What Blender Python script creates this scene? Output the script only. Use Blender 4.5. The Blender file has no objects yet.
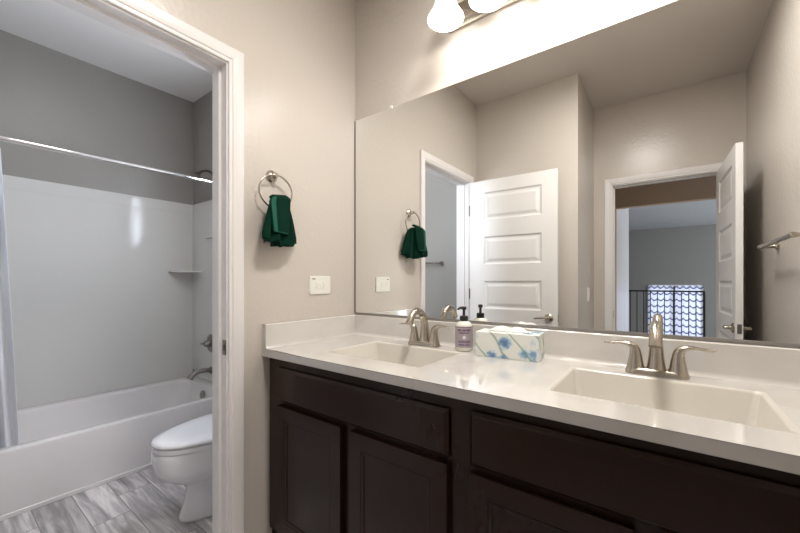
import bpy, bmesh, math, random
from math import pi, sin, cos, radians
from mathutils import Vector, Matrix
random.seed(7)
scene = bpy.context.scene
C = bpy.data.collections.new('Scene'); scene.collection.children.link(C)

# ------------------------------------------------------------------ camera, world, lights, exposure
cam_d = bpy.data.cameras.new('camera'); cam = bpy.data.objects.new('camera', cam_d); C.objects.link(cam)
cam.location = (1.3974, -1.441, 1.1651)
cam.rotation_euler = (pi/2, 0, radians(36.92))
cam_d.sensor_width = 36; cam_d.lens = 355.8/800*36
cam_d.shift_y = 15.1/800; cam_d.clip_start = 0.02
scene.camera = cam
vs = scene.view_settings
vs.view_transform = 'Standard'; vs.look = 'None'; vs.gamma = 1; vs.use_curve_mapping = False
vs.exposure = -0.06
w = bpy.data.worlds.new('world'); scene.world = w; w.use_nodes = True
w.node_tree.nodes['Background'].inputs[0].default_value = (.62, .74, 1, 1)
w.node_tree.nodes['Background'].inputs[1].default_value = 1.0
BULB_W = 1.6            # each of the vanity bulbs
SHADE_E = 1.8
BATH_WINDOW_E = 50.0
LOFT_WINDOW_E = 1.35
SIDE_FILL_E = 8.5

def area(name, loc, rot, sx, sy, watts, col):
    l = bpy.data.lights.new(name, 'AREA'); l.shape = 'RECTANGLE'; l.size = sx; l.size_y = sy
    l.energy = watts; l.color = col
    o = bpy.data.objects.new(name, l); C.objects.link(o); o.location = loc; o.rotation_euler = rot
    return o
# added fill lamps, unseen, brightening the main room and bath room
area('room_fill_light', (1.2, -.76, 2.72), (0, 0, 0), .26, .26, 27, (1, .96, .92))
area('bath_fill_light', (-.70, -.95, 2.72), (0, 0, 0), .26, .26, 3.4, (1, .96, .93))

# ------------------------------------------------------------------ materials
def mat(name, col, rough=.5, metal=0, bump=None, spec=.5, coat=0, emit=None, trans=0, **kw):
    m = bpy.data.materials.new(name); m.use_nodes = True
    nt = m.node_tree; b = nt.nodes['Principled BSDF']
    b.inputs['Base Color'].default_value = (*col, 1); b.inputs['Roughness'].default_value = rough
    b.inputs['Metallic'].default_value = metal; b.inputs['Specular IOR Level'].default_value = spec
    if coat: b.inputs['Coat Weight'].default_value = coat; b.inputs['Coat Roughness'].default_value = .05
    if trans: b.inputs['Transmission Weight'].default_value = trans
    if emit: b.inputs['Emission Color'].default_value = (*emit[0], 1); b.inputs['Emission Strength'].default_value = emit[1]
    if bump:
        sc, st, dist = bump
        tc = nt.nodes.new('ShaderNodeTexCoord'); n = nt.nodes.new('ShaderNodeTexNoise'); bp = nt.nodes.new('ShaderNodeBump')
        n.inputs['Scale'].default_value = sc; n.inputs['Detail'].default_value = 3
        bp.inputs['Strength'].default_value = st; bp.inputs['Distance'].default_value = dist
        nt.links.new(tc.outputs['Object'], n.inputs['Vector']); nt.links.new(n.outputs['Fac'], bp.inputs['Height'])
        nt.links.new(bp.outputs['Normal'], b.inputs['Normal'])
    return m
def nodes(m): return m.node_tree.nodes, m.node_tree.links, m.node_tree.nodes['Principled BSDF']
M = {}
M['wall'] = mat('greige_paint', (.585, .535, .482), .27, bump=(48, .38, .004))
M['wallbath'] = mat('greige_paint_shaded', (.31, .296, .274), .35, bump=(48, .3, .004))  # greige paint darkened; the bath room's dimness is put into the colour
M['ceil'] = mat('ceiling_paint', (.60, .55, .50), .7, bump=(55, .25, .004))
M['ceil_bath'] = mat('ceiling_paint_lit', (.88, .86, .84), .7, bump=(55, .25, .004))  # ceiling paint whitened to stand in for window light thrown upwards
M['trim'] = mat('white_trim', (.78, .75, .735), .28)
M['door'] = mat('door_paint', (.78, .765, .745), .33)
M['counter'] = mat('cultured_marble', (.80, .75, .68), .06, coat=.6)
n, l, b = nodes(M['counter'])
tc = n.new('ShaderNodeTexCoord'); nz = n.new('ShaderNodeTexNoise'); nz.inputs['Scale'].default_value = 3.2; nz.inputs['Detail'].default_value = 6; nz.inputs['Distortion'].default_value = 1.6
cr = n.new('ShaderNodeValToRGB'); cr.color_ramp.elements[0].position = .40; cr.color_ramp.elements[0].color = (.60, .575, .535, 1)
cr.color_ramp.elements[1].position = .52; cr.color_ramp.elements[1].color = (.64, .615, .58, 1)
l.new(tc.outputs['Object'], nz.inputs['Vector']); l.new(nz.outputs['Fac'], cr.inputs['Fac']); l.new(cr.outputs['Color'], b.inputs['Base Color'])
M['basin'] = mat('basin_marble', (.64, .61, .545), .10, coat=.3)
M['wood'] = mat('espresso_wood', (.018, .010, .0065), .24, spec=.30)
n, l, b = nodes(M['wood'])
tc = n.new('ShaderNodeTexCoord'); mp = n.new('ShaderNodeMapping'); mp.inputs['Scale'].default_value = (6, 6, 1.2)
nz = n.new('ShaderNodeTexNoise'); nz.inputs['Scale'].default_value = 9; nz.inputs['Detail'].default_value = 8
cr = n.new('ShaderNodeValToRGB'); cr.color_ramp.elements[0].color = (.0155, .0062, .0034, 1); cr.color_ramp.elements[1].color = (.0205, .0086, .0046, 1)
l.new(tc.outputs['Object'], mp.inputs['Vector']); l.new(mp.outputs['Vector'], nz.inputs['Vector']); l.new(nz.outputs['Fac'], cr.inputs['Fac']); l.new(cr.outputs['Color'], b.inputs['Base Color'])
M['dark'] = mat('cabinet_inside', (.012, .009, .007), .6)
M['nickel'] = mat('brushed_nickel', (.50, .455, .39), .26, 1)
M['nickel_dark'] = mat('satin_nickel', (.30, .28, .26), .3, 1)
M['chrome'] = mat('chrome', (.75, .75, .76), .12, 1)
M['mirror'] = mat('mirror_glass', (.93, .94, .93), .0, 1)
M['mirror_edge'] = mat('mirror_channel', (.30, .28, .26), .45, .6)
M['tubwhite'] = mat('acrylic_white', (.78, .76, .76), .12, coat=.4)
M['surround'] = mat('surround_acrylic', (.70, .695, .67), .10, spec=.16)
M['porcelain'] = mat('porcelain', (.82, .83, .86), .08, coat=.6)
M['plastic'] = mat('white_plastic', (.80, .79, .72), .3)
M['black'] = mat('black_plastic', (.012, .012, .013), .3)
M['slot'] = mat('slot_dark', (.05, .045, .04), .5)
M['slotg'] = mat('slot_grey', (.42, .41, .38), .5)
M['towel'] = mat('green_terry', (.003, .028, .017), .95, bump=(420, 1, .004), spec=.1)
M['towel2'] = mat('green_terry_border', (.022, .11, .075), .9, bump=(420, .8, .003), spec=.1)
M['iron'] = mat('black_iron', (.012, .011, .012), .45)
M['red'] = mat('dark_red', (.12, .008, .02), .6)
M['loft'] = mat('loft_grey_paint', (.29, .272, .25), .7, bump=(55, .2, .004))
M['loftceil'] = mat('loft_ceiling_paint', (.55, .56, .57), .8)
M['halldark'] = mat('hall_unlit_brown', (.55, .38, .23), .7)  # tan stands in for the brown of the hall's unlit walls
M['carpet'] = mat('carpet', (.35, .31, .26), .95, bump=(300, 1, .01))
M['pane1'] = mat('frosted_daylight', (.8, .85, .9), .3, emit=((.80, .87, 1), BATH_WINDOW_E))
M['pane2'] = mat('bright_daylight', (.8, .85, .9), .3, emit=((.80, .86, 1), LOFT_WINDOW_E))
M['side_fill'] = mat('side_fill_glow', (.8, .85, .9), .3, emit=((.86, .92, 1), SIDE_FILL_E))  # glow of the side panel added to light the loft
M['shade'] = mat('opal_glass', (.95, .93, .9), .25, emit=((1, .96, .90), SHADE_E))
M['fill_disc'] = mat('fill_glow', (1, 1, 1), .4, emit=((1, .95, .88), 6))  # glow of the added fill discs
M['bulb'] = mat('bulb_glow', (1, 1, 1), .3, emit=((1, .95, .88), 12))
M['soap'] = mat('clear_bottle', (.74, .71, .62), .08, coat=.5)
M['soaplabel'] = mat('lilac_label', (.42, .36, .39), .5)
M['labeltext'] = mat('label_ink', (.10, .045, .11), .6)
M['labelwhite'] = mat('label_white', (.85, .83, .82), .6)
M['tissue'] = mat('tissue_paper', (.90, .89, .86), .9)

# floor: wood look planks 6x24, running along x, each plank its own shade
m = mat('wood_look_tile', (.3, .28, .27), .32); M['tile'] = m
n, l, b = nodes(m)
tc = n.new('ShaderNodeTexCoord'); sx_ = n.new('ShaderNodeSeparateXYZ'); cx_ = n.new('ShaderNodeCombineXYZ')
def tm(op, a, b_):
    x = n.new('ShaderNodeMath'); x.operation = op
    for i, v in enumerate((a, b_)):
        if isinstance(v, (int, float)): x.inputs[i].default_value = v
        else: l.new(v, x.inputs[i])
    return x.outputs[0]
l.new(tc.outputs['Object'], sx_.inputs[0]); yy_ = tm('ADD', sx_.outputs['Y'], .968+.153*40)
rw_ = tm('SUBTRACT', tm('FLOOR', tm('DIVIDE', yy_, .153), 0), 40)
l.new(tm('ADD', tm('ADD', sx_.outputs['X'], .786), tm('MULTIPLY', rw_, .2033)), cx_.inputs['X']); l.new(yy_, cx_.inputs['Y'])
br = n.new('ShaderNodeTexBrick'); br.offset = 0; br.offset_frequency = 2; br.squash = 1
br.inputs['Color1'].default_value = (.0, .0, .0, 1); br.inputs['Color2'].default_value = (1, 1, 1, 1); br.inputs['Mortar'].default_value = (.5, .5, .5, 1)
br.inputs['Scale'].default_value = 1; br.inputs['Brick Width'].default_value = .61; br.inputs['Row Height'].default_value = .153; br.inputs['Mortar Size'].default_value = .0025; br.inputs['Mortar Smooth'].default_value = .1
mp2 = n.new('ShaderNodeMapping'); mp2.inputs['Scale'].default_value = (1.1, 11, 1)
cmb = n.new('ShaderNodeVectorMath'); cmb.operation = 'ADD'
sc_ = n.new('ShaderNodeVectorMath'); sc_.operation = 'SCALE'; sc_.inputs['Scale'].default_value = 17
nz = n.new('ShaderNodeTexNoise'); nz.inputs['Scale'].default_value = 2.2; nz.inputs['Detail'].default_value = 7; nz.inputs['Distortion'].default_value = .5; nz.inputs['Roughness'].default_value = .62
cr = n.new('ShaderNodeValToRGB'); e = cr.color_ramp.elements
e[0].position = .30; e[0].color = (.26, .24, .245, 1); e[1].position = .70; e[1].color = (.90, .86, .85, 1)
ee = e.new(.47); ee.color = (.48, .455, .46, 1); ee = e.new(.57); ee.color = (.72, .68, .68, 1)
mix = n.new('ShaderNodeMix'); mix.data_type = 'RGBA'; mix.blend_type = 'MIX'; mix.inputs[7].default_value = (.24, .22, .215, 1)
mul = n.new('ShaderNodeMix'); mul.data_type = 'RGBA'; mul.blend_type = 'MULTIPLY'; mul.inputs[0].default_value = 1
mr = n.new('ShaderNodeMapRange'); mr.inputs[3].default_value = .62; mr.inputs[4].default_value = 1.2
l.new(cx_.outputs[0], br.inputs['Vector'])
l.new(tc.outputs['Object'], mp2.inputs['Vector']); l.new(br.outputs['Color'], sc_.inputs[0]); l.new(mp2.outputs['Vector'], cmb.inputs[0]); l.new(sc_.outputs[0], cmb.inputs[1])
l.new(cmb.outputs[0], nz.inputs['Vector']); l.new(nz.outputs['Fac'], cr.inputs['Fac'])
l.new(br.outputs['Color'], mr.inputs[0]); l.new(cr.outputs['Color'], mul.inputs[6]); l.new(mr.outputs[0], mul.inputs[7])
l.new(br.outputs['Fac'], mix.inputs[0]); l.new(mul.outputs[2], mix.inputs[6]); l.new(mix.outputs[2], b.inputs['Base Color'])

# loft curtain: translucent white with wavy dark bands
m = bpy.data.materials.new('wave_curtain'); m.use_nodes = True; M['wavecurtain'] = m; n, l = m.node_tree.nodes, m.node_tree.links
for x in list(n): n.remove(x)
out = n.new('ShaderNodeOutputMaterial'); tc = n.new('ShaderNodeTexCoord'); sp = n.new('ShaderNodeSeparateXYZ'); l.new(tc.outputs['Object'], sp.inputs[0])
def mth(op, a, b_=None):
    x = n.new('ShaderNodeMath'); x.operation = op
    for i, v in enumerate((a, b_)):
        if v is None: continue
        if isinstance(v, (int, float)): x.inputs[i].default_value = v
        else: l.new(v, x.inputs[i])
    return x.outputs[0]
wv = mth('MULTIPLY', mth('ABSOLUTE', mth('SINE', mth('MULTIPLY', sp.outputs['X'], 26))), .045)
fr = mth('FRACT', mth('DIVIDE', mth('ADD', sp.outputs['Z'], wv), .148))
band = mth('LESS_THAN', fr, .24)
mixc = n.new('ShaderNodeMix'); mixc.data_type = 'RGBA'; l.new(band, mixc.inputs[0]); mixc.inputs[6].default_value = (.88, .89, .95, 1); mixc.inputs[7].default_value = (.16, .17, .28, 1)
tl = n.new('ShaderNodeBsdfTranslucent'); df = n.new('ShaderNodeBsdfDiffuse'); ms = n.new('ShaderNodeMixShader'); ms.inputs[0].default_value = .35
l.new(mixc.outputs[2], tl.inputs[0]); l.new(mixc.outputs[2], df.inputs[0]); l.new(tl.outputs[0], ms.inputs[1]); l.new(df.outputs[0], ms.inputs[2]); l.new(ms.outputs[0], out.inputs[0])
# shower curtain: white translucent
m = bpy.data.materials.new('shower_curtain_cloth'); m.use_nodes = True; M['curtain'] = m; n, l = m.node_tree.nodes, m.node_tree.links
for x in list(n): n.remove(x)
out = n.new('ShaderNodeOutputMaterial'); tl = n.new('ShaderNodeBsdfTranslucent'); df = n.new('ShaderNodeBsdfDiffuse'); ms = n.new('ShaderNodeMixShader'); ms.inputs[0].default_value = .6
tl.inputs[0].default_value = (.9, .91, .95, 1); df.inputs[0].default_value = (.9, .9, .92, 1)
l.new(tl.outputs[0], ms.inputs[1]); l.new(df.outputs[0], ms.inputs[2]); l.new(ms.outputs[0], out.inputs[0])
# tissue box print: pale ground, blue blossoms, green sprigs
m = mat('floral_print', (.8, .82, .8), .45); M['floral'] = m; n, l, b = nodes(m)
tc = n.new('ShaderNodeTexCoord'); mp = n.new('ShaderNodeMapping'); mp.inputs['Location'].default_value = (.31, .2, .12); l.new(tc.outputs['Object'], mp.inputs['Vector'])
nd = n.new('ShaderNodeTexNoise'); nd.inputs['Scale'].default_value = 60; nd.inputs['Detail'].default_value = 4
vadd = n.new('ShaderNodeVectorMath'); vadd.operation = 'MULTIPLY_ADD'; l.new(mp.outputs[0], nd.inputs['Vector']); l.new(nd.outputs['Color'], vadd.inputs[0]); vadd.inputs[1].default_value = (.032, .032, .032); l.new(mp.outputs[0], vadd.inputs[2])
vo = n.new('ShaderNodeTexVoronoi'); vo.inputs['Scale'].default_value = 17; vo.inputs['Randomness'].default_value = .8; l.new(vadd.outputs[0], vo.inputs['Vector'])
cr = n.new('ShaderNodeValToRGB'); e = cr.color_ramp.elements
e[0].position = .10; e[0].color = (.10, .18, .36, 1); e[1].position = .46; e[1].color = (.76, .77, .72, 1)
ee = e.new(.30); ee.color = (.24, .38, .54, 1); ee = e.new(.38); ee.color = (.56, .66, .70, 1)
l.new(vo.outputs['Distance'], cr.inputs['Fac'])
wv = n.new('ShaderNodeTexWave'); wv.bands_direction = 'DIAGONAL'; wv.inputs['Scale'].default_value = 7; wv.inputs['Distortion'].default_value = 5; wv.inputs['Detail'].default_value = 1; wv.inputs['Detail Scale'].default_value = 1.2
l.new(mp.outputs[0], wv.inputs['Vector'])
gt = n.new('ShaderNodeMapRange'); gt.inputs[1].default_value = .95; gt.inputs[2].default_value = .99; gt.inputs[3].default_value = 0; gt.inputs[4].default_value = .6; l.new(wv.outputs['Fac'], gt.inputs[0])
mx = n.new('ShaderNodeMix'); mx.data_type = 'RGBA'; mx.inputs[7].default_value = (.12, .26, .20, 1); l.new(gt.outputs[0], mx.inputs[0]); l.new(cr.outputs[0], mx.inputs[6]); l.new(mx.outputs[2], b.inputs['Base Color'])

# ------------------------------------------------------------------ helpers
def tag(o, label=None, cat=None, group=None, kind=None):
    if label: o['label'] = label
    if cat: o['category'] = cat
    if group: o['group'] = group
    if kind: o['kind'] = kind
    return o
def empty(name, loc, rz=0):
    o = bpy.data.objects.new(name, None); C.objects.link(o); o.location = loc; o.rotation_euler = (0, 0, rz); o.empty_display_size = .05
    return o
def obj(name, bm, m, parent=None, smooth=False, bevel=0, seg=2, subsurf=0, merge=True, world=True):
    """link a bmesh whose vertices are in world space (world=True) or in the parent's space"""
    if merge: bmesh.ops.remove_doubles(bm, verts=bm.verts, dist=1e-5)
    bmesh.ops.recalc_face_normals(bm, faces=bm.faces)
    me = bpy.data.meshes.new(name); bm.to_mesh(me); bm.free()
    me.materials.append(M[m] if isinstance(m, str) else m)
    o = bpy.data.objects.new(name, me); C.objects.link(o)
    if parent:
        o.parent = parent
        if world:
            pm = parent.matrix_basis.copy()
            pp = parent.parent
            while pp: pm = pp.matrix_basis @ pm; pp = pp.parent
            me.transform(pm.inverted())
    if smooth:
        for p in me.polygons: p.use_smooth = True
        me.set_sharp_from_angle(angle=radians(40)) if smooth != 'all' else None
    if bevel:
        md = o.modifiers.new('bevel', 'BEVEL'); md.width = bevel; md.segments = seg; md.limit_method = 'ANGLE'; md.angle_limit = radians(35)
        for p in me.polygons: p.use_smooth = True
        wn = o.modifiers.new('wn', 'WEIGHTED_NORMAL'); wn.keep_sharp = True
    if subsurf:
        md = o.modifiers.new('sub', 'SUBSURF'); md.levels = subsurf; md.render_levels = subsurf
        for p in me.polygons: p.use_smooth = True
    return o
def struct(name, bm, m, **k):
    return tag(obj(name, bm, m, **k), kind='structure')
def NB(): return bmesh.new()
def bx(bm, x0, x1, y0, y1, z0, z1):
    vs_ = [bm.verts.new((x, y, z)) for z in (z0, z1) for y in (y0, y1) for x in (x0, x1)]
    for f in ((0, 1, 3, 2), (4, 6, 7, 5), (0, 4, 5, 1), (2, 3, 7, 6), (0, 2, 6, 4), (1, 5, 7, 3)): bm.faces.new([vs_[i] for i in f])
    return bm
def box(*a): return bx(NB(), *a)
def loft(bm, rings, cap0=True, cap1=True, closed=True):
    R = [[bm.verts.new(p) for p in r] for r in rings]; N = len(R[0])
    for a, b_ in zip(R, R[1:]):
        for i in range(N if closed else N-1):
            j = (i+1) % N
            bm.faces.new((a[i], a[j], b_[j], b_[i]))
    if cap0: bm.faces.new(R[0][::-1])
    if cap1: bm.faces.new(R[-1])
    return bm
def lathe(bm, prof, origin=(0, 0, 0), axis=(0, 0, 1), n=24, cap=(True, True)):
    ax = Vector(axis).normalized(); u = ax.orthogonal().normalized(); v = ax.cross(u); o = Vector(origin)
    rings = [[o + ax*h + (u*cos(2*pi*k/n) + v*sin(2*pi*k/n))*max(r, 1e-4) for k in range(n)] for r, h in prof]
    return loft(bm, rings, *cap)
def smooth_path(pts, n=8):
    P = [Vector(p) for p in pts]; out = []
    for i in range(len(P)-1):
        p0 = P[max(i-1, 0)]; p1 = P[i]; p2 = P[i+1]; p3 = P[min(i+2, len(P)-1)]
        for k in range(n):
            t = k/n
            out.append(.5*((2*p1) + (p2-p0)*t + (2*p0-5*p1+4*p2-p3)*t*t + (3*p1-p0-3*p2+p3)*t**3))
    out.append(P[-1]); return out
def tube(bm, pts, rad, n=12, flat=None, up=(0, 0, 1), closed=False):
    """tube along pts; rad scalar or list; flat = (list of) vertical squash"""
    P = [Vector(p) for p in pts]; N = len(P); rings = []
    prev = None
    for i, p in enumerate(P):
        if closed: t = (P[(i+1) % N]-P[i-1]).normalized()
        else: t = (P[min(i+1, N-1)]-P[max(i-1, 0)]).normalized()
        if prev is None:
            prev = Vector(up).cross(t)
            if prev.length < 1e-3: prev = Vector((1, 0, 0)).cross(t)
            prev.normalize()
        s = (prev - t*prev.dot(t)).normalized(); prev = s; u = t.cross(s)
        r = rad[i] if isinstance(rad, (list, tuple)) else rad
        f = 1 if flat is None else (flat[i] if isinstance(flat, (list, tuple)) else flat)
        rings.append([p + s*r*cos(2*pi*k/n) + u*r*f*sin(2*pi*k/n) for k in range(n)])
    if closed: rings.append(rings[0]); return loft(bm, rings, False, False)
    return loft(bm, rings)
def lerp_list(vals, N):
    out = []
    for i in range(N):
        t = i/(N-1)*(len(vals)-1); k = min(int(t), len(vals)-2); out.append(vals[k]+(vals[k+1]-vals[k])*(t-k))
    return out
def rrect(x0, x1, y0, y1, z, r, n=6):
    r = max(r, 1e-4); pts = []
    for cx, cy, a0 in ((x1-r, y1-r, 0), (x0+r, y1-r, pi/2), (x0+r, y0+r, pi), (x1-r, y0+r, 3*pi/2)):
        for k in range(n+1):
            a = a0+pi/2*k/n; pts.append((cx+r*cos(a), cy+r*sin(a), z))
    return pts

def paneled(w_, t, h, panels, both=True, slope=.014, depth=.009, raise_=.0, rise_w=.02, ledge=.010):
    """slab w_ wide (u), t thick (d), h high (v) with stacked panels [(v0,v1)] between margins; local mesh"""
    bm = NB()
    u0, u1 = panels[0][0], panels[0][1]
    rows = sorted([(p[2], p[3]) for p in panels])
    for side in ((0, 1), (t, -1)) if both else ((0, 1),):
        base, sg = side
        def q(a, b_, c, d): bm.faces.new([bm.verts.new((x, base+sg*dd, z)) for x, z, dd in (a, b_, c, d)])
        cols = [0, u0, u1, w_]; vs2 = [0]
        for r in rows: vs2 += list(r)
        vs2.append(h)
        for i in range(3):
            for j in range(len(vs2)-1):
                a, b2, c, d = cols[i], cols[i+1], vs2[j], vs2[j+1]
                if i == 1 and j % 2 == 1:
                    steps = [(0, 0), (slope, depth)]
                    if raise_: steps += [(slope+ledge, depth), (slope+ledge+rise_w, depth-raise_)]
                    for (o0, d0), (o1, d1) in zip(steps, steps[1:]):
                        A = [(a+o0, c+o0), (b2-o0, c+o0), (b2-o0, d-o0), (a+o0, d-o0)]
                        B = [(a+o1, c+o1), (b2-o1, c+o1), (b2-o1, d-o1), (a+o1, d-o1)]
                        for k in range(4):
                            k2 = (k+1) % 4
                            q((*A[k], d0), (*A[k2], d0), (*B[k2], d1), (*B[k], d1))
                    o1, d1 = steps[-1]
                    q((a+o1, c+o1, d1), (b2-o1, c+o1, d1), (b2-o1, d-o1, d1), (a+o1, d-o1, d1))
                else: q((a, c, 0), (b2, c, 0), (b2, d, 0), (a, d, 0))
        if not both:
            bm.faces.new([bm.verts.new(p) for p in ((0, t, 0), (w_, t, 0), (w_, t, h), (0, t, h))])
    for A in (((0, 0), (w_, 0)), ((w_, 0), (w_, h)), ((w_, h), (0, h)), ((0, h), (0, 0))):
        (a, c), (b2, d) = A
        bm.faces.new([bm.verts.new(p) for p in ((a, 0, c), (b2, 0, d), (b2, t, d), (a, t, c))])
    bmesh.ops.remove_doubles(bm, verts=bm.verts, dist=1e-5)
    return bm

def casing(f, a0, a1, zt, w_=.060):
    """U shaped moulding; f(a, z, h) -> world point"""
    prof = [(0, 0), (0, .009), (.004, .011), (.012, .011), (.016, .0145), (.030, .0165), (.045, .0175), (.056, .0175), (w_, .014), (w_, 0)]
    rings = []
    for P in (lambda o: (a0-o, 0), lambda o: (a0-o, zt+o), lambda o: (a1+o, zt+o), lambda o: (a1+o, 0)):
        rings.append([f(*P(o), h) for o, h in prof])
    return loft(NB(), rings, True, True, True)

W, D1, XJ, D2, ZC = 1.88, 1.594, .845, 2.334, 2.773
XB, XI = -2.006, -.115                         # bath room back wall, partition's bath side
JY0, JY1, JZ = -.727, -1.440, 2.030            # bath doorway
EX0, EX1, EZ = 1.000, 1.745, 2.035             # entrance doorway

# ------------------------------------------------------------------ structure
bm = NB(); bx(bm, XB-.1, W+.1, -D2-.115, .12, -.1, 0); struct('floor', bm, 'tile')
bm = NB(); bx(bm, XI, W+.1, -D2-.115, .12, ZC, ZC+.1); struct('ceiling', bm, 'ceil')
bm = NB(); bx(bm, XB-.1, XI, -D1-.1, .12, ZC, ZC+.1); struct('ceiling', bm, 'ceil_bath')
# back wall (y=0), with the small window over the toilet
WX0, WX1, WZ0, WZ1 = -.68, -.33, 1.56, 2.16
bm = NB()
bx(bm, XI, W+.1, 0, .12, 0, ZC); struct('wall_back', bm, 'wall')
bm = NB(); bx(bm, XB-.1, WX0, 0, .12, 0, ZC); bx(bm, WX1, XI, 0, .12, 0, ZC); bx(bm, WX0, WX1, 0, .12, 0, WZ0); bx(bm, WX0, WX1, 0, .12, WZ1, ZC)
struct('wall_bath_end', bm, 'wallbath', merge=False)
wn_ = tag(obj('window_1', box(WX0, WX1, .016, .024, WZ0, WZ1), 'pane1'), kind='structure')
bm = NB()
for a in ((WX0, WX0+.03, .002, .05, WZ0, WZ1), (WX1-.03, WX1, .002, .05, WZ0, WZ1), (WX0, WX1, .002, .05, WZ0, WZ0+.03), (WX0, WX1, .002, .05, WZ1-.03, WZ1)): bx(bm, *a)
obj('window_frame', bm, 'trim', wn_, merge=False)
# partition to the bath room
bm = NB()
bx(bm, XI, 0, JY0+.018, 0, 0, ZC); bx(bm, XI, 0, -D1, JY1-.018, 0, ZC); bx(bm, XI, 0, JY1-.018, JY0+.018, JZ+.018, ZC)
struct('wall_left', bm, 'wall', merge=False)
bm = box(W, W+.1, -D2, 0, 0, ZC); struct('wall_right', bm, 'wall')
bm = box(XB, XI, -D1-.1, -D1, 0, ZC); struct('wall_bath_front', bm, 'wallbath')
bm = NB(); bx(bm, XI, XJ, -D1-.1, -D1, 0, ZC); bx(bm, XJ-.1, XJ, -D2, -D1-.1, 0, ZC); struct('wall_closet', bm, 'wall', merge=False)
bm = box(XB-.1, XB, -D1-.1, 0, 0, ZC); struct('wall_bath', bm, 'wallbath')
bm = NB()
bx(bm, XJ-.1, EX0-.018, -D2-.115, -D2, 0, ZC); bx(bm, EX1+.018, W+.1, -D2-.115, -D2, 0, ZC); bx(bm, EX0-.018, EX1+.018, -D2-.115, -D2, EZ+.018, ZC)
struct('wall_entrance', bm, 'wall', merge=False)

def jamb(bm, f, a0, a1, zt, t0, t1, stop):
    """a0,a1 opening edges; t0..t1 through thickness"""
    def b6(A0, A1, T0, T1, Z0, Z1):
        p = [f(a, t, z) for z in (Z0, Z1) for t in (T0, T1) for a in (A0, A1)]
        v = [bm.verts.new(q) for q in p]
        for fc in ((0, 1, 3, 2), (4, 6, 7, 5), (0, 4, 5, 1), (2, 3, 7, 6), (0, 2, 6, 4), (1, 5, 7, 3)): bm.faces.new([v[i] for i in fc])
    b6(a0-.018, a0, t0, t1, 0, zt); b6(a1, a1+.018, t0, t1, 0, zt); b6(a0-.018, a1+.018, t0, t1, zt, zt+.018)
    s0, s1 = stop
    b6(a0, a0+.011, s0, s1, 0, zt-.011); b6(a1-.011, a1, s0, s1, 0, zt-.011); b6(a0, a1, s0, s1, zt-.011, zt)
    return bm
# bath doorway (a = -y)
bm = jamb(NB(), lambda a, t, z: (t, -a, z), -JY0, -JY1, JZ, XI, 0, (-.075, -.040))
t1 = struct('trim_1', bm, 'trim', merge=False)
cs = casing(lambda a, z, h: (h, -a, z), -JY0-.006, -JY1+.006, JZ+.006); obj('casing', cs, 'trim', t1)
cs = casing(lambda a, z, h: (XI-h, -a, z), -JY0-.006, -JY1+.006, JZ+.006); obj('casing', cs, 'trim', t1)
bm = NB(); loft(bm, [[(x, JY0-y, z) for x, _, z in [(px_, 0, pz) for px_, pz in [(-.014+.0145*c, .903+.030*s) for c, s in ((-1, -.8), (-.8, -1), (.8, -1), (1, -.8), (1, .8), (.8, 1), (-.8, 1), (-1, .8))]]] for y in (.0002, .0022)])
sp_ = obj('strike_plate', bm, 'nickel_dark', t1)
obj('latch_hole', box(-.019, -.009, JY0-.0035, JY0-.002, .892, .914), 'slot', sp_)
# entrance doorway (a = x)
bm = jamb(NB(), lambda a, t, z: (a, t, z), EX0, EX1, EZ, -D2-.115, -D2, (-D2-.075, -D2-.040))
t2 = struct('trim_2', bm, 'trim', merge=False)
cs = casing(lambda a, z, h: (a, -D2+h, z), EX0-.006, EX1+.006, EZ+.006); obj('casing', cs, 'trim', t2)
cs = casing(lambda a, z, h: (a, -D2-.115-h, z), EX0-.006, EX1+.006, EZ+.006); obj('casing', cs, 'trim', t2)
obj('strike_plate', box(EX0+.0002, EX0+.002, -D2-.032, -D2-.008, .835, .895), 'nickel_dark', t2)

# baseboards
def base(name, x0, x1, y0, y1):
    bm = NB(); bx(bm, x0, x1, y0, y1, 0, .082); struct(name, bm, 'trim', bevel=.004)
base('baseboard_left', 0, .013, JY0+.068, -.58)
base('baseboard_closet', .075, XJ+.013, -D1, -D1+.013)
base('baseboard_jog', XJ, XJ+.013, -D2, -D1)
base('baseboard_right', W-.013, W, -D2+.02, -.60)
base('baseboard_bath', XI-.013, XI, JY0+.068, 0)
base('baseboard_bath_back', -1.19, XI-.013, -.013, 0)

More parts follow.
